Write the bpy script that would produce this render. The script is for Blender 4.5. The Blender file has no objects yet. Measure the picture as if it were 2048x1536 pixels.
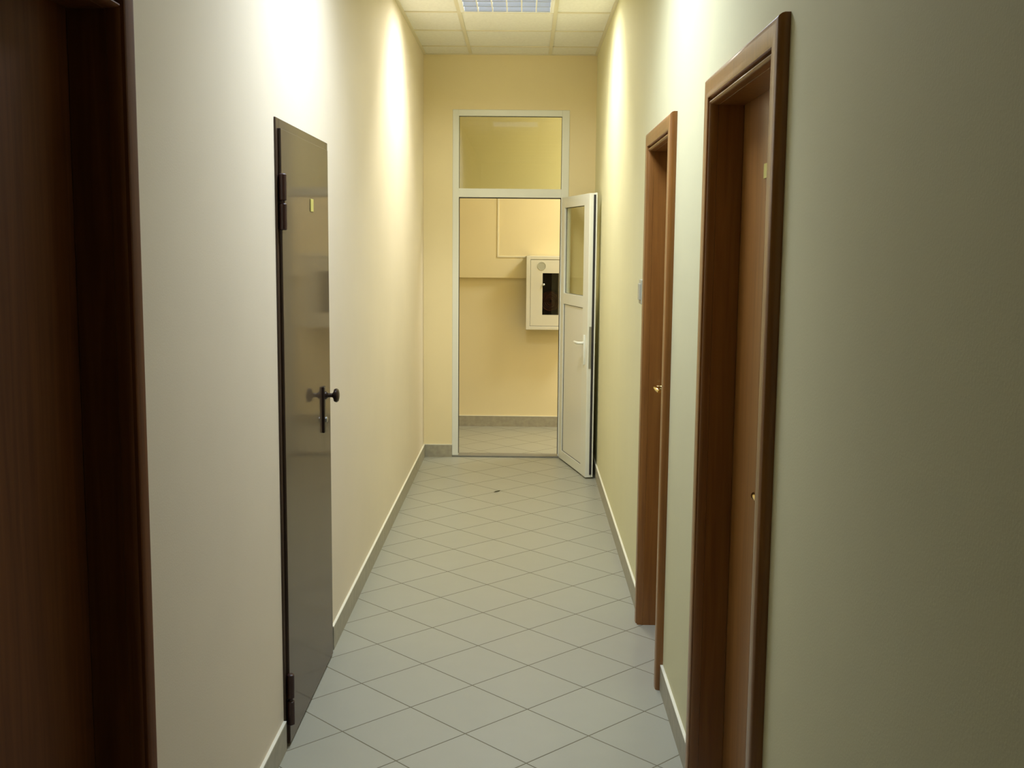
import bpy, bmesh, math, random
from mathutils import Vector, Matrix

# ------------------------------------------------------------------ scene, camera, light set-up
sc = bpy.context.scene
COL = sc.collection
sc.view_settings.view_transform = 'Standard'
sc.view_settings.look = 'None'
sc.view_settings.gamma = 1.0
sc.view_settings.use_curve_mapping = False
sc.view_settings.exposure = 0.0
sc.cycles.use_denoising = True
sc.cycles.max_bounces = 12
sc.cycles.diffuse_bounces = 8
sc.cycles.caustics_reflective = False
sc.cycles.caustics_refractive = False
sc.cycles.sample_clamp_indirect = 4.0

EYE = 1.6696
cam_data = bpy.data.cameras.new('camera')
cam_data.sensor_fit = 'HORIZONTAL'
cam_data.sensor_width = 36.0
cam_data.lens = 39.141
cam_data.clip_start = 0.05
cam_data.clip_end = 100
cam = bpy.data.objects.new('camera', cam_data)
COL.objects.link(cam)
rt = Vector((0.99989871, 0.01095596, 0.00908452))
up = Vector((-0.01036983, 0.12362562, 0.99227475))
fw = Vector((-0.00974824, 0.99226845, -0.12372671))
M = Matrix((rt, up, -fw)).transposed().to_4x4()
M.translation = Vector((0, 0, EYE))
cam.matrix_world = M
sc.camera = cam

world = bpy.data.worlds.new('world')
sc.world = world
world.use_nodes = True
world.node_tree.nodes['Background'].inputs[0].default_value = (0.5, 0.55, 0.6, 1)
world.node_tree.nodes['Background'].inputs[1].default_value = 0.02

# lamp powers (each lamp itself is made in ceiling_light below)
NEAR_W, NEAR_C = 37.0, (0.87, 0.985, 1.15)
FAR_W, FAR_C = 37.0, (0.99, 0.985, 0.90)
LOBBY_W, LOBBY_C = 45.0, (0.97, 1.0, 0.93)

# ------------------------------------------------------------------ main dimensions (metres)
XL, XR = -0.780, 0.540          # corridor side walls
YB, YE = -2.60, 8.690           # back end, end wall (corridor face)
HC = 3.103                      # ceiling
WT = 0.18                       # side wall thickness
ET = 0.12                       # end wall thickness
YLB = 10.21                     # lobby back wall
LX0, LX1 = -2.6, 2.4            # lobby side walls

# ------------------------------------------------------------------ materials
def new_mat(name, rgb, rough=0.6, spec=0.5, metal=0.0, coat=0.0, coat_rough=0.1):
    m = bpy.data.materials.new(name)
    m.use_nodes = True
    b = m.node_tree.nodes['Principled BSDF']
    b.inputs['Base Color'].default_value = (*rgb, 1)
    b.inputs['Roughness'].default_value = rough
    b.inputs['Specular IOR Level'].default_value = spec
    b.inputs['Metallic'].default_value = metal
    b.inputs['Coat Weight'].default_value = coat
    b.inputs['Coat Roughness'].default_value = coat_rough
    return m

def nodes_of(m):
    nt = m.node_tree
    return nt, nt.nodes, nt.links, nt.nodes['Principled BSDF']

def noise_tint(m, rgb, amount=0.06, scale=3.0, stretch=(1, 1, 1), detail=4.0, bump=0.0, bump_scale=200.0):
    """mottle a base colour with object-space noise, optional fine bump"""
    nt, N, L, b = nodes_of(m)
    tc = N.new('ShaderNodeTexCoord')
    mp = N.new('ShaderNodeMapping'); mp.inputs['Scale'].default_value = stretch
    L.new(tc.outputs['Object'], mp.inputs['Vector'])
    nz = N.new('ShaderNodeTexNoise'); nz.inputs['Scale'].default_value = scale; nz.inputs['Detail'].default_value = detail
    L.new(mp.outputs['Vector'], nz.inputs['Vector'])
    cr = N.new('ShaderNodeValToRGB')
    lo = tuple(c * (1 - amount) for c in rgb); hi = tuple(min(1, c * (1 + amount)) for c in rgb)
    cr.color_ramp.elements[0].position = 0.3; cr.color_ramp.elements[0].color = (*lo, 1)
    cr.color_ramp.elements[1].position = 0.7; cr.color_ramp.elements[1].color = (*hi, 1)
    L.new(nz.outputs['Fac'], cr.inputs['Fac'])
    L.new(cr.outputs['Color'], b.inputs['Base Color'])
    if bump:
        n2 = N.new('ShaderNodeTexNoise'); n2.inputs['Scale'].default_value = bump_scale; n2.inputs['Detail'].default_value = 2
        L.new(tc.outputs['Object'], n2.inputs['Vector'])
        bp = N.new('ShaderNodeBump'); bp.inputs['Strength'].default_value = bump; bp.inputs['Distance'].default_value = 0.002
        L.new(n2.outputs['Fac'], bp.inputs['Height'])
        L.new(bp.outputs['Normal'], b.inputs['Normal'])
    return m

PAINT = (0.83, 0.725, 0.46)
PAINT_L = (0.775, 0.695, 0.555)
PAINT_R = (0.695, 0.668, 0.435)  # green of the lens shading is mixed into the right wall colour
m_wall_end = noise_tint(new_mat('yellow_paint', PAINT, 0.75, 0.25), PAINT, 0.02, 2.0, bump=0.12)
m_wall_left = noise_tint(new_mat('cream_paint', PAINT_L, 0.75, 0.25), PAINT_L, 0.02, 2.0, bump=0.12)
m_wall_right = noise_tint(new_mat('cream_paint_lens_cast', PAINT_R, 0.75, 0.25), PAINT_R, 0.02, 2.0, bump=0.12)
m_ceil = noise_tint(new_mat('mineral_ceiling_tile', (0.80, 0.80, 0.76), 0.9, 0.1), (0.80, 0.80, 0.76), 0.04, 60.0, bump=0.2, bump_scale=300)
m_grid = new_mat('white_grid_metal', (0.70, 0.66, 0.52), 0.5)
m_pvc = new_mat('white_pvc', (0.78, 0.80, 0.74), 0.28, 0.5)
m_panel = new_mat('white_pvc_panel', (0.78, 0.78, 0.71), 0.30, 0.5)
m_gasket = new_mat('black_rubber_seal', (0.02, 0.018, 0.022), 0.6)
m_base = noise_tint(new_mat('grey_beige_skirting_tile', (0.36, 0.335, 0.255), 0.45), (0.36, 0.335, 0.255), 0.12, 25.0)
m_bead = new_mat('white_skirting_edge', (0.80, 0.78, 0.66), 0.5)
m_sill = new_mat('grey_sill', (0.20, 0.195, 0.165), 0.4, 0.5)
m_brass = new_mat('polished_brass', (0.83, 0.66, 0.30), 0.12, 0.5, 1.0)
m_bronze = new_mat('dark_bronze', (0.035, 0.022, 0.015), 0.3, 0.5, 0.3)
m_steel = new_mat('steel', (0.42, 0.43, 0.43), 0.35, 0.5, 0.9)
m_chrome = new_mat('chrome', (0.8, 0.82, 0.85), 0.08, 0.5, 1.0)
m_tag = new_mat('yellow_plastic_tag', (0.52, 0.47, 0.12), 0.45)
m_box = new_mat('white_powder_coat', (0.70, 0.68, 0.58), 0.35)
m_switch = new_mat('grey_white_plastic', (0.44, 0.44, 0.35), 0.5)
m_alu = new_mat('brushed_aluminium', (0.50, 0.55, 0.66), 0.35, 0.5, 0.6)
m_blade = new_mat('white_louvre_blade', (0.93, 0.94, 0.96), 0.3)
m_lit_edge = new_mat('pale_lit_edge', (0.84, 0.77, 0.56), 0.4)
m_hose = noise_tint(new_mat('red_brown_hose', (0.13, 0.03, 0.012), 0.6), (0.13, 0.03, 0.012), 0.5, 30.0)
m_dark = new_mat('dark_cabinet_inside', (0.05, 0.035, 0.02), 0.6)

def glass_mat(name, tint=(0.97, 0.98, 0.95), refl=0.09, ior=1.5):
    m = bpy.data.materials.new(name); m.use_nodes = True
    nt = m.node_tree; nt.nodes.clear()
    out = nt.nodes.new('ShaderNodeOutputMaterial')
    tr = nt.nodes.new('ShaderNodeBsdfTransparent'); tr.inputs['Color'].default_value = (*tint, 1)
    gl = nt.nodes.new('ShaderNodeBsdfGlossy'); gl.inputs['Roughness'].default_value = 0.02
    lw = nt.nodes.new('ShaderNodeFresnel'); lw.inputs['IOR'].default_value = ior
    ad = nt.nodes.new('ShaderNodeMath'); ad.operation = 'ADD'; ad.inputs[1].default_value = refl - 0.04
    mx = nt.nodes.new('ShaderNodeMixShader')
    nt.links.new(lw.outputs['Fac'], ad.inputs[0])
    geo = nt.nodes.new('ShaderNodeNewGeometry')          # reflect on the entry face only
    fr = nt.nodes.new('ShaderNodeMath'); fr.operation = 'SUBTRACT'; fr.inputs[0].default_value = 1.0
    mu = nt.nodes.new('ShaderNodeMath'); mu.operation = 'MULTIPLY'
    nt.links.new(geo.outputs['Backfacing'], fr.inputs[1])
    nt.links.new(ad.outputs[0], mu.inputs[0]); nt.links.new(fr.outputs[0], mu.inputs[1])
    nt.links.new(mu.outputs[0], mx.inputs['Fac'])
    nt.links.new(tr.outputs[0], mx.inputs[1]); nt.links.new(gl.outputs[0], mx.inputs[2])
    nt.links.new(mx.outputs[0], out.inputs['Surface'])
    return m
m_glass = glass_mat('clear_glass', (0.84, 0.87, 0.78), 0.10)
m_glass_leaf = glass_mat('pale_glass', (0.94, 0.94, 0.86), 0.045, 1.35)
m_glass_dark = glass_mat('cabinet_glass', (0.7, 0.7, 0.66), 0.07)

def wood_mat(name, dark, light, rough=0.35, coat=0.35, spec=0.45):
    m = new_mat(name, light, rough, spec, 0, coat, 0.18)
    nt, N, L, b = nodes_of(m)
    tc = N.new('ShaderNodeTexCoord')
    mp = N.new('ShaderNodeMapping'); mp.inputs['Scale'].default_value = (22, 22, 1.1)
    L.new(tc.outputs['Object'], mp.inputs['Vector'])
    nz = N.new('ShaderNodeTexNoise'); nz.inputs['Scale'].default_value = 2.2; nz.inputs['Detail'].default_value = 6; nz.inputs['Distortion'].default_value = 0.6
    L.new(mp.outputs['Vector'], nz.inputs['Vector'])
    cr = N.new('ShaderNodeValToRGB')
    cr.color_ramp.elements[0].position = 0.32; cr.color_ramp.elements[0].color = (*dark, 1)
    cr.color_ramp.elements[1].position = 0.68; cr.color_ramp.elements[1].color = (*light, 1)
    L.new(nz.outputs['Fac'], cr.inputs['Fac']); L.new(cr.outputs['Color'], b.inputs['Base Color'])
    return m
m_wood = wood_mat('red_brown_veneer', (0.215, 0.086, 0.017), (0.300, 0.128, 0.027), 0.36, 0.32)
m_leaf = wood_mat('red_brown_door_veneer', (0.235, 0.098, 0.020), (0.320, 0.142, 0.033), 0.36, 0.3)
m_wood_l = wood_mat('darker_red_brown_veneer', (0.105, 0.036, 0.012), (0.155, 0.056, 0.018), 0.6, 0.0, 0.12)  # darker, duller version of the veneer, used on the left door
m_steel_door = noise_tint(new_mat('brown_enamel_steel', (0.060, 0.036, 0.023), 0.5, 0.25, 0, 0.43, 0.07), (0.060, 0.036, 0.023), 0.06, 4.0)
m_hinge = new_mat('dark_red_enamel', (0.035, 0.010, 0.007), 0.4)

def tile_mat():
    base, alt, joint = (0.345, 0.345, 0.282), (0.385, 0.382, 0.315), (0.15, 0.135, 0.085)
    m = new_mat('diagonal_floor_tiles', base, 0.33, 0.4)
    nt, N, L, b = nodes_of(m)
    geo = N.new('ShaderNodeNewGeometry')
    mp = N.new('ShaderNodeMapping'); mp.vector_type = 'TEXTURE'
    mp.inputs['Location'].default_value = (0.0238, 3.437, 0)
    mp.inputs['Rotation'].default_value = (0, 0, math.radians(45) - 0.0110)
    mp.inputs['Scale'].default_value = (0.29997, 0.29997, 1)
    L.new(geo.outputs['Position'], mp.inputs['Vector'])
    sp = N.new('ShaderNodeSeparateXYZ'); L.new(mp.outputs['Vector'], sp.inputs[0])
    def math_(op, a, bb=None):
        n = N.new('ShaderNodeMath'); n.operation = op
        for i, v in enumerate((a, bb)):
            if v is None: continue
            if isinstance(v, (int, float)): n.inputs[i].default_value = v
            else: L.new(v, n.inputs[i])
        return n.outputs[0]
    du = math_('PINGPONG', sp.outputs['X'], 0.5); dv = math_('PINGPONG', sp.outputs['Y'], 0.5)
    d = math_('MINIMUM', du, dv)
    mr = N.new('ShaderNodeMapRange'); mr.interpolation_type = 'SMOOTHSTEP'
    mr.inputs['From Min'].default_value = 0.0045; mr.inputs['From Max'].default_value = 0.0105
    L.new(d, mr.inputs['Value'])
    cx = N.new('ShaderNodeCombineXYZ')
    L.new(math_('FLOOR', sp.outputs['X']), cx.inputs[0]); L.new(math_('FLOOR', sp.outputs['Y']), cx.inputs[1])
    wn = N.new('ShaderNodeTexWhiteNoise'); wn.noise_dimensions = '2D'; L.new(cx.outputs[0], wn.inputs['Vector'])
    nz = N.new('ShaderNodeTexNoise'); nz.inputs['Scale'].default_value = 9; nz.inputs['Detail'].default_value = 5
    L.new(geo.outputs['Position'], nz.inputs['Vector'])
    f = math_('ADD', math_('MULTIPLY', wn.outputs['Value'], 0.35), math_('MULTIPLY', nz.outputs['Fac'], 0.65))
    mx = N.new('ShaderNodeMix'); mx.data_type = 'RGBA'
    mx.inputs['A'].default_value = (*base, 1); mx.inputs['B'].default_value = (*alt, 1)
    L.new(f, mx.inputs['Factor'])
    m2 = N.new('ShaderNodeMix'); m2.data_type = 'RGBA'
    m2.inputs['A'].default_value = (*joint, 1)
    L.new(mx.outputs['Result'], m2.inputs['B']); L.new(mr.outputs['Result'], m2.inputs['Factor'])
    L.new(m2.outputs['Result'], b.inputs['Base Color'])
    ro = N.new('ShaderNodeMapRange'); ro.inputs['To Min'].default_value = 0.8; ro.inputs['To Max'].default_value = 0.33
    L.new(mr.outputs['Result'], ro.inputs['Value']); L.new(ro.outputs['Result'], b.inputs['Roughness'])
    bp = N.new('ShaderNodeBump'); bp.inputs['Strength'].default_value = 0.5; bp.inputs['Distance'].default_value = 0.002
    L.new(mr.outputs['Result'], bp.inputs['Height']); L.new(bp.outputs['Normal'], b.inputs['Normal'])
    return m
m_floor = tile_mat()

def emit_mat(name, rgb, s):
    m = bpy.data.materials.new(name); m.use_nodes = True
    nt = m.node_tree; nt.nodes.clear()
    o = nt.nodes.new('ShaderNodeOutputMaterial'); e = nt.nodes.new('ShaderNodeEmission')
    e.inputs['Color'].default_value = (*rgb, 1); e.inputs['Strength'].default_value = s
    nt.links.new(e.outputs[0], o.inputs['Surface'])
    return m
m_tube = emit_mat('fluorescent_tube', (0.93, 0.98, 1.0), 16.0)

# ------------------------------------------------------------------ mesh helpers (all in world coordinates)
def B():
    return bmesh.new()

def box(bm, x0, x1, y0, y1, z0, z1, bev=0.0, mat4=None, seg=2):
    vs = [bm.verts.new(Vector((x, y, z))) for x in (x0, x1) for y in (y0, y1) for z in (z0, z1)]
    idx = ((0, 1, 3, 2), (4, 6, 7, 5), (0, 4, 5, 1), (2, 3, 7, 6), (0, 2, 6, 4), (1, 5, 7, 3))
    fs = [bm.faces.new([vs[i] for i in f]) for f in idx]
    geom = list(vs)
    if bev > 0:
        es = list({e for f in fs for e in f.edges})
        r = bmesh.ops.bevel(bm, geom=es, offset=bev, segments=seg, affect='EDGES', profile=0.5)
        geom = list({v for v in r['verts']} | {v for v in vs if v.is_valid})
    if mat4 is not None:
        bmesh.ops.transform(bm, matrix=mat4, verts=geom)
    return geom

def lathe(bm, prof, axis_o, axis_d, seg=24):
    """prof: list of (radius, distance along axis)"""
    d = Vector(axis_d).normalized(); o = Vector(axis_o)
    a = d.orthogonal().normalized(); c = d.cross(a)
    rings = []
    for r, t in prof:
        rings.append([bm.verts.new(o + d * t + (a * math.cos(k * 2 * math.pi / seg) + c * math.sin(k * 2 * math.pi / seg)) * max(r, 1e-5)) for k in range(seg)])
    for i in range(len(rings) - 1):
        for k in range(seg):
            bm.faces.new((rings[i][k], rings[i][(k + 1) % seg], rings[i + 1][(k + 1) % seg], rings[i + 1][k]))
    bm.faces.new(rings[0][::-1]); bm.faces.new(rings[-1])

def tube(bm, pts, radii, seg=14, flat=1.0):
    """swept tube through pts"""
    pts = [Vector(p) for p in pts]
    if isinstance(radii, (int, float)): radii = [radii] * len(pts)
    rings = []
    prev = None
    for i, p in enumerate(pts):
        t = (pts[min(i + 1, len(pts) - 1)] - pts[max(i - 1, 0)]).normalized()
        a = Vector((0, 0, 1)).cross(t)
        if a.length < 1e-3: a = prev if prev is not None else Vector((1, 0, 0))
        a.normalize(); prev = a
        c = t.cross(a)
        rings.append([bm.verts.new(p + a * math.cos(k * 2 * math.pi / seg) * radii[i] + c * math.sin(k * 2 * math.pi / seg) * radii[i] * flat) for k in range(seg)])
    for i in range(len(rings) - 1):
        for k in range(seg):
            bm.faces.new((rings[i][k], rings[i][(k + 1) % seg], rings[i + 1][(k + 1) % seg], rings[i + 1][k]))
    bm.faces.new(rings[0][::-1]); bm.faces.new(rings[-1])

def sweep_u(bm, prof, x_of, y0, y1, zt, zb=0.0):
    """sweep a closed profile (w inwards from outer edge, p out of the wall) round an upside-down U with mitred corners"""
    rings = []
    for k in range(4):
        r = []
        for w, p in prof:
            y = y0 + w if k in (0, 1) else y1 - w
            z = zb if k in (0, 3) else zt - w
            r.append(bm.verts.new((x_of(p), y, z)))
        rings.append(r)
    n = len(prof)
    for i in range(3):
        for k in range(n):
            bm.faces.new((rings[i][k], rings[i][(k + 1) % n], rings[i + 1][(k + 1) % n], rings[i + 1][k]))
    bm.faces.new(rings[0]); bm.faces.new(rings[3][::-1])

def root_of(o):
    while o.parent: o = o.parent
    return o

def obj(name, bm, mat, parent=None, smooth=False, label=None):
    bmesh.ops.recalc_face_normals(bm, faces=bm.faces)
    me = bpy.data.meshes.new(name)
    if parent is not None:
        bmesh.ops.translate(bm, verts=bm.verts, vec=-root_of(parent).location)
    bm.to_mesh(me); bm.free()
    for m in (mat if isinstance(mat, (list, tuple)) else [mat]): me.materials.append(m)
    if smooth:
        for p in me.polygons: p.use_smooth = True
        me.set_sharp_from_angle(angle=math.radians(35))
    o = bpy.data.objects.new(name, me)
    COL.objects.link(o)
    if parent is not None: o.parent = parent
    if label: o['label'] = label
    return o

def empty(name, loc, label, cat, kind=None, group=None):
    o = bpy.data.objects.new(name, None)
    o.empty_display_size = 0.1
    COL.objects.link(o); o.location = loc
    tag(o, label, cat, kind, group)
    return o

def tag(o, label, cat, kind=None, group=None):
    o['label'] = label; o['category'] = cat
    if kind: o['kind'] = kind
    if group: o['group'] = group
    return o

def struct(name, bm, mat, label, cat, smooth=False):
    return tag(obj(name, bm, mat, None, smooth), label, cat, 'structure')

# ------------------------------------------------------------------ door positions
DR_NEAR = (2.355, 3.295)     # right wall, near door (outer edges of casing)
DR_FAR = (4.050, 4.865)      # right wall, far door
DL_NEAR = (1.220, 2.210)     # left wall, near wooden door
DM = (3.512, 4.425)          # left wall, steel door frame
DL_Z = 2.180
CAS_Z = 2.148                # top of the wooden casings
CW = 0.080                   # casing width
DM_Z = 2.058
EX0, EX1, EZ = -0.557, 0.338, 2.695   # white frame opening in the end wall

# ------------------------------------------------------------------ room shell
bm = B(); box(bm, XL - WT, XR + WT, YB - 0.15, YE + ET, -0.1, 0.0); box(bm, LX0 - .15, LX1 + .15, YE + ET, YLB + 0.15, -0.1, 0.0)
floor = struct('floor', bm, m_floor, 'grey beige square floor tiles laid diagonally with thin brown joints', 'floor')

def wall_run(bm, x0, x1, openings):
    """wall along Y with door openings [(y0, y1, ztop)]"""
    y = YB
    for a, b_, zt in sorted(openings):
        box(bm, x0, x1, y, a, 0, HC)
        box(bm, x0, x1, a, b_, zt, HC)
        y = b_
    box(bm, x0, x1, y, YE, 0, HC)
J = CW - 0.004
bm = B(); wall_run(bm, XL - WT, XL, [(DL_NEAR[0] + J, DL_NEAR[1] - J, DL_Z - J), (DM[0], DM[1], DM_Z)])
struct('wall_left', bm, m_wall_left, 'cream painted left corridor wall with the brown steel door', 'wall')
bm = B(); wall_run(bm, XR, XR + WT, [(d[0] + J, d[1] - J, CAS_Z - J) for d in (DR_NEAR, DR_FAR)])
struct('wall_right', bm, m_wall_right, 'cream painted right corridor wall, green lens cast in its colour, with two wooden doors', 'wall')
bm = B()
box(bm, LX0, EX0, YE, YE + ET, 0, HC); box(bm, EX1, LX1, YE, YE + ET, 0, HC); box(bm, EX0, EX1, YE, YE + ET, EZ, HC)
struct('wall_end', bm, m_wall_end, 'yellow end wall around the white glazed door frame', 'wall')
bm = B(); box(bm, XL - WT, XR + WT, YB - 0.15, YB, 0, HC)
struct('wall_back', bm, m_wall_left, 'cream wall closing the corridor behind the viewer', 'wall')
# lobby behind the open white door
bm = B()
box(bm, LX0, LX1, YLB, YLB + 0.15, 0, 1.372)
box(bm, LX0, LX1, YLB - 0.05, YLB + 0.15, 1.372, HC, 0.004)
struct('wall_lobby', bm, m_wall_end, 'yellow lobby wall with a shallow ledge seen through the open door', 'wall')
bm = B()
box(bm, LX0 - .15, LX0, YE, YLB + .15, 0, HC)
struct('wall_lobby_left', bm, m_wall_end, 'yellow side wall at the left of the lobby', 'wall')
bm = B()
box(bm, LX1, LX1 + .15, YE, YLB + .15, 0, HC)
struct('wall_lobby_right', bm, m_wall_end, 'yellow side wall at the right of the lobby', 'wall')

# ceiling: mineral tiles on a T-bar grid, lamp cells left open
TX0, TX1 = -0.4207, 0.1798      # two long runners
TY0 = 7.1488                    # a cross tee; the lamp lies just on the near side of it
rows = []
k = -16
while True:
    y = TY0 + 0.6 * k
    if y > YE: break
    rows.append(y); k += 1
LAMP_FAR_Y, LAMP_NEAR_Y = TY0 - 0.6, TY0 - 3.6       # near edges of the two lamp cells
edges = [YB] + [y for y in rows if y > YB + 0.05] + [YE]
bm = B()
for i in range(len(edges) - 1):
    for a, b_ in ((XL, TX0), (TX0, TX1), (TX1, XR)):
        if a == TX0 and any(abs(edges[i] - q) < 0.05 for q in (LAMP_FAR_Y, LAMP_NEAR_Y)): continue
        box(bm, a + .004, b_ - .004, edges[i] + .004, edges[i + 1] - .004, HC + 0.004, HC + 0.02)
box(bm, XL - WT, XR + WT, YB - .15, YE + ET, HC + 0.16, HC + 0.2)     # slab over the hung tiles
box(bm, LX0, LX1, YE + ET, YLB, HC, HC + .1)
ceiling = struct('ceiling', bm, m_ceil, 'suspended ceiling of square off-white mineral tiles', 'ceiling')
bm = B()
for x in (TX0, TX1): box(bm, x - .012, x + .012, YB, YE, HC - 0.002, HC + 0.004)
for y in edges[1:-1]:
    for a, b_ in ((XL, TX0 - .012), (TX0 + .012, TX1 - .012), (TX1 + .012, XR)):
        box(bm, a, b_, y - .012, y + .012, HC - 0.0015, HC + 0.004)
for x in (XL, XR - .02): box(bm, x, x + .02, YB, YE, HC - .003, HC + .004)
box(bm, XL + .02, XR - .02, YE - .02, YE, HC - .003, HC + .004)
obj('ceiling_grid', bm, m_grid, ceiling)

# skirting tiles; unglazed top edge, its white also painting the light from above
def skirting(name, segs, label):
    bm, bt = B(), B()
    for (x0, x1, y0, y1) in segs:
        box(bm, x0, x1, y0, y1, 0, 0.096)
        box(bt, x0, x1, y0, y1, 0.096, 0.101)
    o = struct(name, bm, m_base, label, 'skirting')
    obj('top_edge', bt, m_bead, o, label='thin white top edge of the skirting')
SK = 0.010
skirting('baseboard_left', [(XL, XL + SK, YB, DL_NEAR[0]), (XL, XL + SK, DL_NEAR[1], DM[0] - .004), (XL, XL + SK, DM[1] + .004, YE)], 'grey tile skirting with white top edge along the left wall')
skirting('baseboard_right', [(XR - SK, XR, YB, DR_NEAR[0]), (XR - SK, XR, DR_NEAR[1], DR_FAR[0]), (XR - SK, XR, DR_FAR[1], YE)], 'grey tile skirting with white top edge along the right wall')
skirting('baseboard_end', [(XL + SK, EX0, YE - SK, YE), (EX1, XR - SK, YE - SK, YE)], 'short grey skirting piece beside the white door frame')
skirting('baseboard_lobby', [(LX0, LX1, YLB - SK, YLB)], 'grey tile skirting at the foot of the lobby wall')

# ------------------------------------------------------------------ wooden doors with profiled casings
CAS_PROF = [(0.0, -0.002), (0.0, 0.010), (0.0015, 0.0150), (0.005, 0.0195), (0.010, 0.0220), (0.020, 0.0232), (0.040, 0.0232), (0.055, 0.0222),
            (0.0590, 0.0205), (0.0610, 0.0150), (0.0616, 0.0050), (0.0680, 0.0050), (0.0686, 0.0140), (0.0710, 0.0180), (0.0740, 0.0192), (0.0770, 0.0170),
            (0.0792, 0.0110), (0.0800, 0.0030), (CW + .0005, -0.0030), (0.060, -0.003)]
CAS_PROF = [(w, p * 1.16 if p > 0 else p) for w, p in CAS_PROF]
JAMB_PROF = [(CW - .002, -0.0035), (CW + .0015, -0.0035), (CW + .0015, -0.0755), (CW - .002, -0.0755)]

def lever_handle(parent, x_leaf, out, y, z, dy, mat, plate=True):
    """out: +1/-1 direction out of the leaf along x; dy: lever direction along y"""
    h = B()
    box(h, min(x_leaf, x_leaf + out * .007), max(x_leaf, x_leaf + out * .007), y - .021, y + .021, z - .135, z + .055, 0.003)
    lathe(h, [(0.017, 0), (0.017, .006), (0.012, .010), (0.0095, .014), (0.0095, .046), (0.011, .052)], (x_leaf + out * .006, y, z), (out, 0, 0), 18)
    s = 1 if dy > 0 else -1
    L_ = abs(dy)
    pts = [(x_leaf + out * o_, y + s * t, z + dz) for o_, t, dz in ((.050, -.010, 0), (.056, .004, 0.0), (.058, .02, 0.001), (.058, L_ * .55, 0.004), (.055, L_ * .85, 0.001), (.050, L_, -0.004))]
    tube(h, pts, [.0105, .0115, .0105, .0095, .0095, .0075], 14, 1.0)
    o = obj('handle', h, mat, parent, True)
    k = B()
    lathe(k, [(0.009, 0), (0.0088, .004), (0.006, .0055)], (x_leaf + out * .0065, y, z - .085), (out, 0, 0), 16)
    obj('keyhole', k, mat, o, True)
    return o

def wood_door(name, side, ys, label, lock_at, tag_at=None, bottom_gap=0.006, wood=None, ztop=CAS_Z):
    w_cas, w_leaf = (wood, wood) if wood else (m_wood, m_leaf)
    y0, y1 = ys
    xw = XR if side > 0 else XL
    X = lambda p: xw - side * p
    e = empty(name, (xw, (y0 + y1) / 2, 0), label, 'door', 'structure')
    bm = B(); sweep_u(bm, CAS_PROF, X, y0, y1, ztop); obj('casing', bm, w_cas, e, True)
    bm = B(); sweep_u(bm, JAMB_PROF, X, y0, y1, ztop); obj('jamb', bm, w_cas, e)
    bm = B()
    xa, xb = X(-0.0765), X(-0.1165)
    box(bm, min(xa, xb), max(xa, xb), y0 + CW - .0025, y1 - CW + .0025, bottom_gap, ztop - CW + .0025, 0.002)
    leaf = obj('door_leaf', bm, w_leaf, e)
    yl = y1 - CW - 0.075 if lock_at == 'far' else y0 + CW + 0.085
    lever_handle(leaf, xa, -side, yl, 1.075, -0.125 if lock_at == 'far' else 0.135, m_brass)
    if tag_at:
        ty, tz, tw, th = tag_at
        bm = B(); box(bm, min(xa, xa - side * .003), max(xa, xa - side * .003), ty - tw / 2, ty + tw / 2, tz - th / 2, tz + th / 2, .001)
        obj('number_tag', bm, m_tag, leaf, label='small yellow number tag')
    return e
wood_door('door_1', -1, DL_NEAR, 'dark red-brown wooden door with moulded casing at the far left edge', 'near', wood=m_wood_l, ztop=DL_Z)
wood_door('door_2', 1, DR_NEAR, 'nearer red-brown wooden door with small yellow tag in the right wall', 'near', (2.888, 1.864, 0.055, 0.038))
wood_door('door_3', 1, DR_FAR, 'farther red-brown wooden door with brass lever in the right wall', 'far')

# ------------------------------------------------------------------ brown steel door in the left wall
e = empty('door_4', (XL, (DM[0] + DM[1]) / 2, 0), 'glossy brown steel door with weld-on hinges and dark knob in the left wall', 'door', 'structure')
XF = XL + 0.006                 # face of the steel frame
bm = B()
box(bm, XL - .10, XF, DM[0], DM[0] + .045, 0, DM_Z, .002)
box(bm, XL - .10, XF, DM[1] - .045, DM[1], 0, DM_Z, .002)
box(bm, XL - .10, XF, DM[0] + .045, DM[1] - .045, DM_Z - .045, DM_Z, .002)
obj('door_frame', bm, m_steel_door, e)
XD = XL + 0.016                 # face of the leaf
LM0, LM1, LMZ = 3.538, 4.372, 2.026
bm = B(); box(bm, XL - .045, XD, LM0, LM1, 0.008, LMZ, .002)
leaf = obj('door_leaf', bm, m_steel_door, e)
for zc in (1.798, 0.165):
    bm = B()
    for za, zb in ((zc - .088, zc - .004), (zc + .004, zc + .088)):
        lathe(bm, [(.009, 0), (.0125, .003), (.0125, zb - za - .003), (.009, zb - za)], (XD + .004, LM0 - .003, za), (0, 0, 1), 18)
    lathe(bm, [(.007, 0), (.007, .02)], (XD + .004, LM0 - .003, zc - .01), (0, 0, 1), 14)
    box(bm, XD - .002, XD + .006, LM0 - .002, LM0 + .030, zc - .080, zc - .008, .001)
    obj('hinge', bm, m_hinge, leaf, True)
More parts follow.
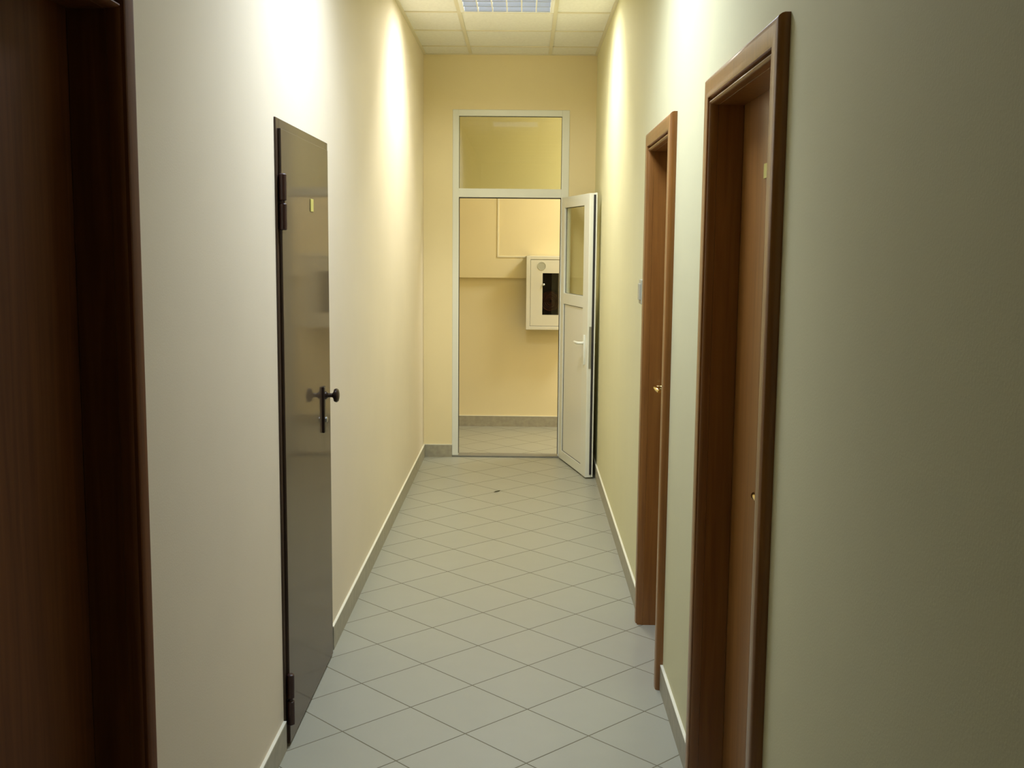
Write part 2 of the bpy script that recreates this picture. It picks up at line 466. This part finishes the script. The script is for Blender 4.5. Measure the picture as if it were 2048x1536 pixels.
# lock plate, knob and key cylinder
KY = 4.210
bm = B(); box(bm, XD - .001, XD + .010, KY - .020, KY + .020, 0.950, 1.128, .004)
pl = obj('lock_plate', bm, m_bronze, leaf, True, 'dark lock plate')
bm = B()
lathe(bm, [(.016, 0), (.015, .006), (.0085, .012), (.008, .027), (.012, .031), (.024, .035), (.0265, .041), (.0265, .046), (.022, .051), (.010, .054)], (XD + .009, KY, 1.094), (1, 0, 0), 28)
obj('knob', bm, m_bronze, pl, True, 'round dark knob')
bm = B(); lathe(bm, [(.011, 0), (.011, .006), (.008, .008)], (XD + .009, KY, 1.000), (1, 0, 0), 18)
obj('key_cylinder', bm, m_steel, pl, True)
bm = B(); box(bm, XD - .0005, XD + .003, 4.005, 4.055, 1.782, 1.827, .001)
obj('number_tag', bm, m_tag, leaf, label='small yellow number tag')

# ------------------------------------------------------------------ white glazed door with transom at the end
e = empty('door_5', ((EX0 + EX1) / 2, YE, 0), 'white glazed door standing open below a transom light at the corridor end', 'door', 'structure')
FY0, FY1 = YE - 0.006, YE + 0.064
FW = 0.049
MZ0, MZ1 = 2.033, 2.100         # mullion between door and transom
GX0, GX1, GZ1 = EX0 + FW, EX1 - .058, EZ - FW
bm = B()
box(bm, EX0, GX0, FY0, FY1, 0.012, EZ, .004)
box(bm, GX1, EX1, FY0, FY1, 0.012, EZ, .004)
box(bm, GX0 - .002, GX1 + .002, FY0 + .0005, FY1, GZ1, EZ - .0005, .004)
box(bm, GX0 - .002, GX1 + .002, FY0 + .0005, FY1, MZ0, MZ1, .004)
obj('door_frame', bm, m_pvc, e)
bm = B()                        # dark rubber seals round the doorway and the pane
g = 0.005
box(bm, GX0 - .001, GX0 + g, FY0 + .012, FY0 + .030, 0.03, MZ0)
box(bm, GX1 - g, GX1 + .001, FY0 + .012, FY0 + .030, 0.03, MZ0)
box(bm, GX0, GX1, FY0 + .012, FY0 + .030, MZ0 - g - .002, MZ0 + .001)
g = 0.003
box(bm, GX0 - .001, GX0 + g, FY0 + .014, FY0 + .030, MZ1, GZ1); box(bm, GX1 - g, GX1 + .001, FY0 + .014, FY0 + .030, MZ1, GZ1)
box(bm, GX0, GX1, FY0 + .014, FY0 + .030, GZ1 - g, GZ1 + .001)
obj('seal', bm, m_gasket, e, label='dark rubber seal')
bm = B(); box(bm, GX0 - .002, GX1 + .002, FY0 + .020, FY0 + .026, MZ1 - .002, GZ1 + .002)
obj('transom_pane', bm, m_glass, e, label='clear glass pane above the door')
bm = B(); box(bm, EX0, EX1, FY0 + .002, YE + ET, 0, 0.012, .002)
obj('sill', bm, m_sill, e, label='grey door sill')
# the open leaf
HO = Vector((0.287, 8.662, 0)); HD = Vector((.214, -.9768, 0)).normalized(); HN = Vector((.9768, .214, 0)).normalized()
LM = Matrix((HD, HN, Vector((0, 0, 1)))).transposed().to_4x4(); LM.translation = HO
LA = 0.785; LZ0, LZ1 = 0.010, 2.036; LT = 0.046
ga0, ga1, gz0, gz1 = 0.084, 0.645, 1.310, 1.955
pa0, pa1, pz0, pz1 = 0.074, 0.640, 0.080, 1.226
bm = B()
box(bm, 0, ga0, 0, LT, LZ0, LZ1, .003, LM); box(bm, ga1, LA, 0, LT, LZ0, LZ1, .003, LM)
for z0_, z1_ in ((gz1, LZ1), (pz1, gz0), (LZ0, pz0)):
    box(bm, ga0 - .003, ga1 + .003, .0006, LT - .0006, z0_ + .0006 if z0_ == LZ0 else z0_, z1_ - .0006 if z1_ == LZ1 else z1_, .003, LM)
box(bm, -.004, ga0 - .01, LT - .001, LT + .007, LZ0 + .004, LZ1 + .004, .001, LM)
box(bm, ga1 + .01, LA + .012, LT - .001, LT + .007, LZ0 + .004, LZ1 + .004, .001, LM)
box(bm, ga0 - .012, ga1 + .012, LT - .001, LT + .0065, gz1 + .01, LZ1 + .0035, .001, LM)
box(bm, ga0 - .012, ga1 + .012, LT - .001, LT + .0065, LZ0 + .0045, pz0 - .01, .001, LM)
leaf = obj('door_leaf', bm, m_pvc, e)
bm = B(); box(bm, ga0 - .003, ga1 + .003, .018, .024, gz0 - .003, gz1 + .003, 0, LM)
obj('glass_pane', bm, m_glass_leaf, leaf, label='clear glass in the upper half of the open leaf')
bm = B(); box(bm, ga0 - .003, ga1 + .003, .010, .034, pz0 - .003, pz1 + .003, 0, LM)
obj('lower_panel', bm, m_panel, leaf, label='solid white panel in the lower half of the open leaf')
bm = B()
g = .004
for a0, a1, z0_, z1_, dep in ((ga0, ga1, gz0, gz1, .018), (ga0, ga1, pz0, pz1, .010)):
    box(bm, a0 - .001, a0 + g, dep - .003, dep, z0_, z1_, 0, LM)
    box(bm, a0, a1, dep - .003, dep, z1_ - g, z1_ + .001, 0, LM)
    box(bm, a0, a1, dep - .003, dep, z0_ - .001, z0_ + .0025, 0, LM)
box(bm, LA - .001, LA + .006, LT - .016, LT - .001, LZ0 + .02, LZ1 - .01, 0, LM)      # seal along the free edge
obj('seal', bm, m_gasket, leaf, label='dark rubber seal')
bm = B(); box(bm, LA - .001, LA + .0025, .012, .028, 0.80, 1.10, .0008, LM)
obj('lock_strip', bm, m_steel, leaf, label='steel lock strip on the door edge')
bm = B()
HA, HZ = 0.712, 0.978
box(bm, HA - .015, HA + .015, -.011, .001, 0.822, 1.036, .004, LM)
def lp(a, n, z): return LM @ Vector((a, n, z))
tube(bm, [lp(HA, -.008, HZ), lp(HA, -.036, HZ), lp(HA - .006, -.046, HZ), lp(HA - .02, -.050, HZ), lp(HA - .07, -.050, HZ), lp(HA - .12, -.046, HZ)], [.010, .010, .0105, .0105, .010, .008], 14)
obj('handle', bm, m_pvc, leaf, True, 'white lever handle')
bm = B()
box(bm, HA - .012, HA + .014, LT + .006, LT + .014, 0.86, 1.036, .003, LM)
tube(bm, [lp(HA, LT + .010, HZ), lp(HA, LT + .026, HZ), lp(HA - .005, LT + .030, HZ), lp(HA - .10, LT + .030, HZ)], [.009, .009, .009, .007], 12)
obj('handle', bm, m_pvc, leaf, True)
bm = B()
for hz in (0.20, 1.05, 1.86):
    lathe(bm, [(.005, -.003), (.009, 0), (.009, .085), (.005, .088)], tuple(HO + Vector((.040, .004, hz)) - HD * .002), (0, 0, 1), 14)
obj('hinge', bm, m_pvc, leaf, True)

# ------------------------------------------------------------------ lobby: fire hose cabinet and pale strips for lit wall edges
CX0, CX1, CZ0, CZ1 = 0.020, 0.480, 0.915, 1.576
CY0, CY1 = YLB - 0.05 - 0.15, YLB - 0.05
e = empty('fire_hose_cabinet', ((CX0 + CX1) / 2, CY1, CZ0), 'white fire hose cabinet with dark glass window on the lobby wall', 'cabinet')
bm = B()
t_ = 0.012
box(bm, CX0, CX1, CY1 - t_, CY1, CZ0, CZ1)                            # back
box(bm, CX0, CX0 + .036, CY0, CY1, CZ0, CZ1, .004); box(bm, CX1 - .036, CX1, CY0, CY1, CZ0, CZ1, .004)
box(bm, CX0, CX1, CY0 + .0005, CY1, CZ1 - .032, CZ1, .004); box(bm, CX0, CX1, CY0 + .0005, CY1, CZ0, CZ0 + .032, .004)
obj('cabinet_body', bm, m_box, e)
dx0, dx1, dz0, dz1 = CX0 + .039, CX1 - .039, CZ0 + .035, CZ1 - .035
wx0, wx1, wz0, wz1 = 0.167, 0.313, 1.050, 1.424
bm = B()
D0, D1 = CY0 + .003, CY0 + .017
box(bm, dx0, wx0, D0, D1, dz0, dz1, .002); box(bm, wx1, dx1, D0, D1, dz0, dz1, .002)
box(bm, wx0 - .001, wx1 + .001, D0 + .0003, D1, wz1, dz1 - .0003, .0); box(bm, wx0 - .001, wx1 + .001, D0 + .0003, D1, dz0 + .0003, wz0, .0)
door = obj('cabinet_door', bm, m_box, e)
bm = B(); box(bm, wx0 - .004, wx1 + .004, D1 - .008, D1 - .004, wz0 - .004, wz1 + .004)
obj('window_pane', bm, m_glass_dark, door, label='dark glass window of the cabinet')
bm = B(); lathe(bm, [(.038, 0), (.038, .003), (.034, .004), (.032, .002), (.004, .002)], (0.158, D0, 1.486), (0, -1, 0), 28)
obj('vent_disc', bm, m_switch, door, True, 'round pale disc above the window')
bm = B(); lathe(bm, [(.012, 0), (.012, .006), (.0115, .010), (.009, .0145), (.005, .017), (.001, .018)], (0.178, D0, 1.322), (0, -1, 0), 20)
obj('lock', bm, m_chrome, door, True, 'shiny round lock beside the window')
bm = B(); box(bm, wx0 - .06, wx1 + .06, D1 + .085, D1 + .09, wz0 - .05, wz1 + .05)
obj('back_panel', bm, m_dark, e)
bm = B()
for i in range(5):
    r = 0.085 - i * 0.016
    n_ = 30
    ring = [(0.24 + r * math.cos(a), D1 + .055, 1.17 + r * math.sin(a)) for a in [j * 2 * math.pi / n_ for j in range(n_ + 1)]]
    tube(bm, ring, .0085, 8)
obj('hose_coil', bm, m_hose, e, True, 'dark red hose coil behind the glass')

bm = B()
yb = YLB - 0.05
box(bm, -0.246, -0.230, yb - .006, yb - .0005, 1.558, 2.10, .002)  # pale strips added to draw wall edges that catch the light
box(bm, -0.246, CX0 - .002, yb - .0062, yb - .0005, 1.558, 1.574, .002)
o = obj('lit_edge_strip', bm, m_lit_edge)
tag(o, 'pale angled strip standing in for lit edges on the lobby wall above the cabinet', 'wall strip')

# ------------------------------------------------------------------ light switch on the right wall
e = empty('light_switch', (XR, 5.03, 1.465), 'small grey light switch just beyond the farther wooden door', 'switch')
bm = B(); box(bm, XR - .017, XR, 4.975, 5.085, 1.412, 1.522, .004); obj('switch_plate', bm, m_switch, e)
bm = B(); box(bm, XR - .024, XR - .015, 4.995, 5.065, 1.430, 1.504, .003); obj('rocker', bm, m_switch, e)

# ------------------------------------------------------------------ a dark chip on the floor
bm = B()
tube(bm, [(-.190, 7.415, .003), (-.176, 7.432, .005), (-.160, 7.452, .004), (-.148, 7.480, .003)], [.001, .005, .005, .001], 8, 0.5)
tag(obj('wood_chip', bm, new_mat('dark_olive_scrap', (0.06, 0.055, 0.02), 0.7), None, True), 'tiny dark wood chip lying on the tiles before the open white door', 'chip')

# ------------------------------------------------------------------ recessed fluorescent ceiling lights
def lamp_nodes(ld, cut, across, fade):
    """photometric distribution of a louvred luminaire: wide across, sharp cut-off along the corridor"""
    ld.use_nodes = True
    nt = ld.node_tree; N, L = nt.nodes, nt.links
    em = N.get('Emission') or N.new('ShaderNodeEmission')
    geo = N.new('ShaderNodeNewGeometry')
    sp = N.new('ShaderNodeSeparateXYZ'); L.new(geo.outputs['Incoming'], sp.inputs[0])
    def m_(op, a, b=None):
        n = N.new('ShaderNodeMath'); n.operation = op
        for i, v in enumerate((a, b)):
            if v is None: continue
            if isinstance(v, (int, float)): n.inputs[i].default_value = v
            else: L.new(v, n.inputs[i])
        return n.outputs[0]
    az = m_('MAXIMUM', m_('ABSOLUTE', sp.outputs['Z']), 0.001)
    ty = m_('DIVIDE', m_('ABSOLUTE', sp.outputs['Y']), az)
    mr = N.new('ShaderNodeMapRange'); mr.interpolation_type = 'SMOOTHSTEP'
    mr.inputs['From Min'].default_value = cut[0]; mr.inputs['From Max'].default_value = cut[1]
    mr.inputs['To Min'].default_value = 1.0; mr.inputs['To Max'].default_value = cut[2]
    L.new(ty, mr.inputs['Value'])
    # lamellae lift the output at middle angles across the corridor
    tx = m_('DIVIDE', m_('ABSOLUTE', sp.outputs['X']), az)
    bat = N.new('ShaderNodeMapRange'); bat.interpolation_type = 'SMOOTHSTEP'
    bat.inputs['From Min'].default_value = 0.3; bat.inputs['From Max'].default_value = 1.8
    bat.inputs['To Min'].default_value = across[0]; bat.inputs['To Max'].default_value = across[1]
    L.new(tx, bat.inputs['Value'])
    far = N.new('ShaderNodeMapRange'); far.interpolation_type = 'SMOOTHSTEP'
    far.inputs['From Min'].default_value = fade[0]; far.inputs['From Max'].default_value = fade[1]
    far.inputs['To Min'].default_value = 1.0; far.inputs['To Max'].default_value = 0.012
    L.new(ty, far.inputs['Value'])
    L.new(m_('MULTIPLY', far.outputs['Result'], m_('MULTIPLY', mr.outputs['Result'], bat.outputs['Result'])), em.inputs['Strength'])

def ceiling_light(y0, watts, colour, label, cut=(0.95, 1.40, 0.52), x0=TX0 + .012, x1=TX1 - .012, across=(1.05, 0.95), fade=(1.7, 6.2)):
    y0, y1 = y0 + .012, y0 + .588
    xm, ym = (x0 + x1) / 2, (y0 + y1) / 2
    e = empty('ceiling_light', (xm, ym, HC), label, 'ceiling light')
    bm = B()
    box(bm, x0, x1, y0, y1, HC + .085, HC + .09)
    box(bm, x0, x0 + .004, y0, y1, HC, HC + .086); box(bm, x1 - .004, x1, y0, y1, HC, HC + .086)
    box(bm, x0, x1, y0, y0 + .004, HC, HC + .086); box(bm, x0, x1, y1 - .004, y1, HC, HC + .086)
    box(bm, x0, x0 + .016, y0, y1, HC - .003, HC + .002, .001); box(bm, x1 - .016, x1, y0, y1, HC - .003, HC + .002, .001)
    box(bm, x0 + .016, x1 - .016, y0, y0 + .012, HC - .003, HC + .002, .001); box(bm, x0 + .016, x1 - .016, y1 - .012, y1, HC - .003, HC + .002, .001)
    obj('housing', bm, m_blade, e)
    # parabolic reflectors across (facing the viewer) and thin blades along the corridor
    bm = B()
    n = 4
    pitch = (y1 - y0 - .024) / n
    for i in range(n + 1):
        yc = y0 + .012 + i * pitch
        prof = [(-.006, 0), (.006, 0), (.010, .012), (.020, .03), (.034, .05), (-.034, .05), (-.020, .03), (-.010, .012)]
        va = [bm.verts.new((x0 + .02, min(max(yc + a, y0 + .005), y1 - .005), HC + .002 + b)) for a, b in prof]
        vb = [bm.verts.new((x1 - .02, min(max(yc + a, y0 + .005), y1 - .005), HC + .002 + b)) for a, b in prof]
        for k_ in range(len(prof)):
            bm.faces.new((va[k_], va[(k_ + 1) % 8], vb[(k_ + 1) % 8], vb[k_]))
        bm.faces.new(va[::-1]); bm.faces.new(vb)
    obj('reflector', bm, m_alu, e, True)
    for i in range(7):
        xb = x0 + .020 + i * (x1 - x0 - .040) / 6
        bm = B(); box(bm, xb - .004, xb + .004, y0 + .012, y1 - .012, HC - .001, HC + .036)
        obj('louvre_blade', bm, m_blade, e)
    for i in range(n):
        yc = y0 + .012 + (i + .5) * pitch
        bm = B(); lathe(bm, [(.008, 0), (.0085, .004), (.0085, x1 - x0 - .054), (.008, x1 - x0 - .05)], (x0 + .025, yc, HC + .058), (1, 0, 0), 12)
        obj('tube', bm, m_tube, e, True)
    ld = bpy.data.lights.new('lamp', 'AREA')
    ld.shape = 'RECTANGLE'; ld.size = x1 - x0 - .05; ld.size_y = y1 - y0 - .04
    ld.energy = watts; ld.color = colour
    lamp_nodes(ld, cut, across, fade)
    lo = bpy.data.objects.new('lamp', ld); COL.objects.link(lo)
    lo.parent = e; lo.location = (0, 0, -0.006)
    return e
ceiling_light(LAMP_FAR_Y, FAR_W, FAR_C, 'square louvred fluorescent light in the ceiling before the end wall')
ceiling_light(LAMP_NEAR_Y, NEAR_W, NEAR_C, 'square louvred fluorescent light in the ceiling nearer the viewer, above the steel door', across=(1.15, 0.48), cut=(0.95, 1.6, 0.74), fade=(1.5, 5.2))

# lobby light, hung under the lobby ceiling
e = empty('ceiling_light', (1.5, 9.30, HC), 'ceiling light of the lobby behind the end wall', 'ceiling light')
bm = B(); box(bm, 1.2, 1.8, 9.00, 9.60, HC - .05, HC, .006); obj('housing', bm, m_blade, e)
ld = bpy.data.lights.new('lamp', 'AREA'); ld.shape = 'SQUARE'; ld.size = 0.56; ld.energy = LOBBY_W; ld.color = LOBBY_C
lo = bpy.data.objects.new('lamp', ld); COL.objects.link(lo); lo.parent = e; lo.location = (0, 0, -0.055)
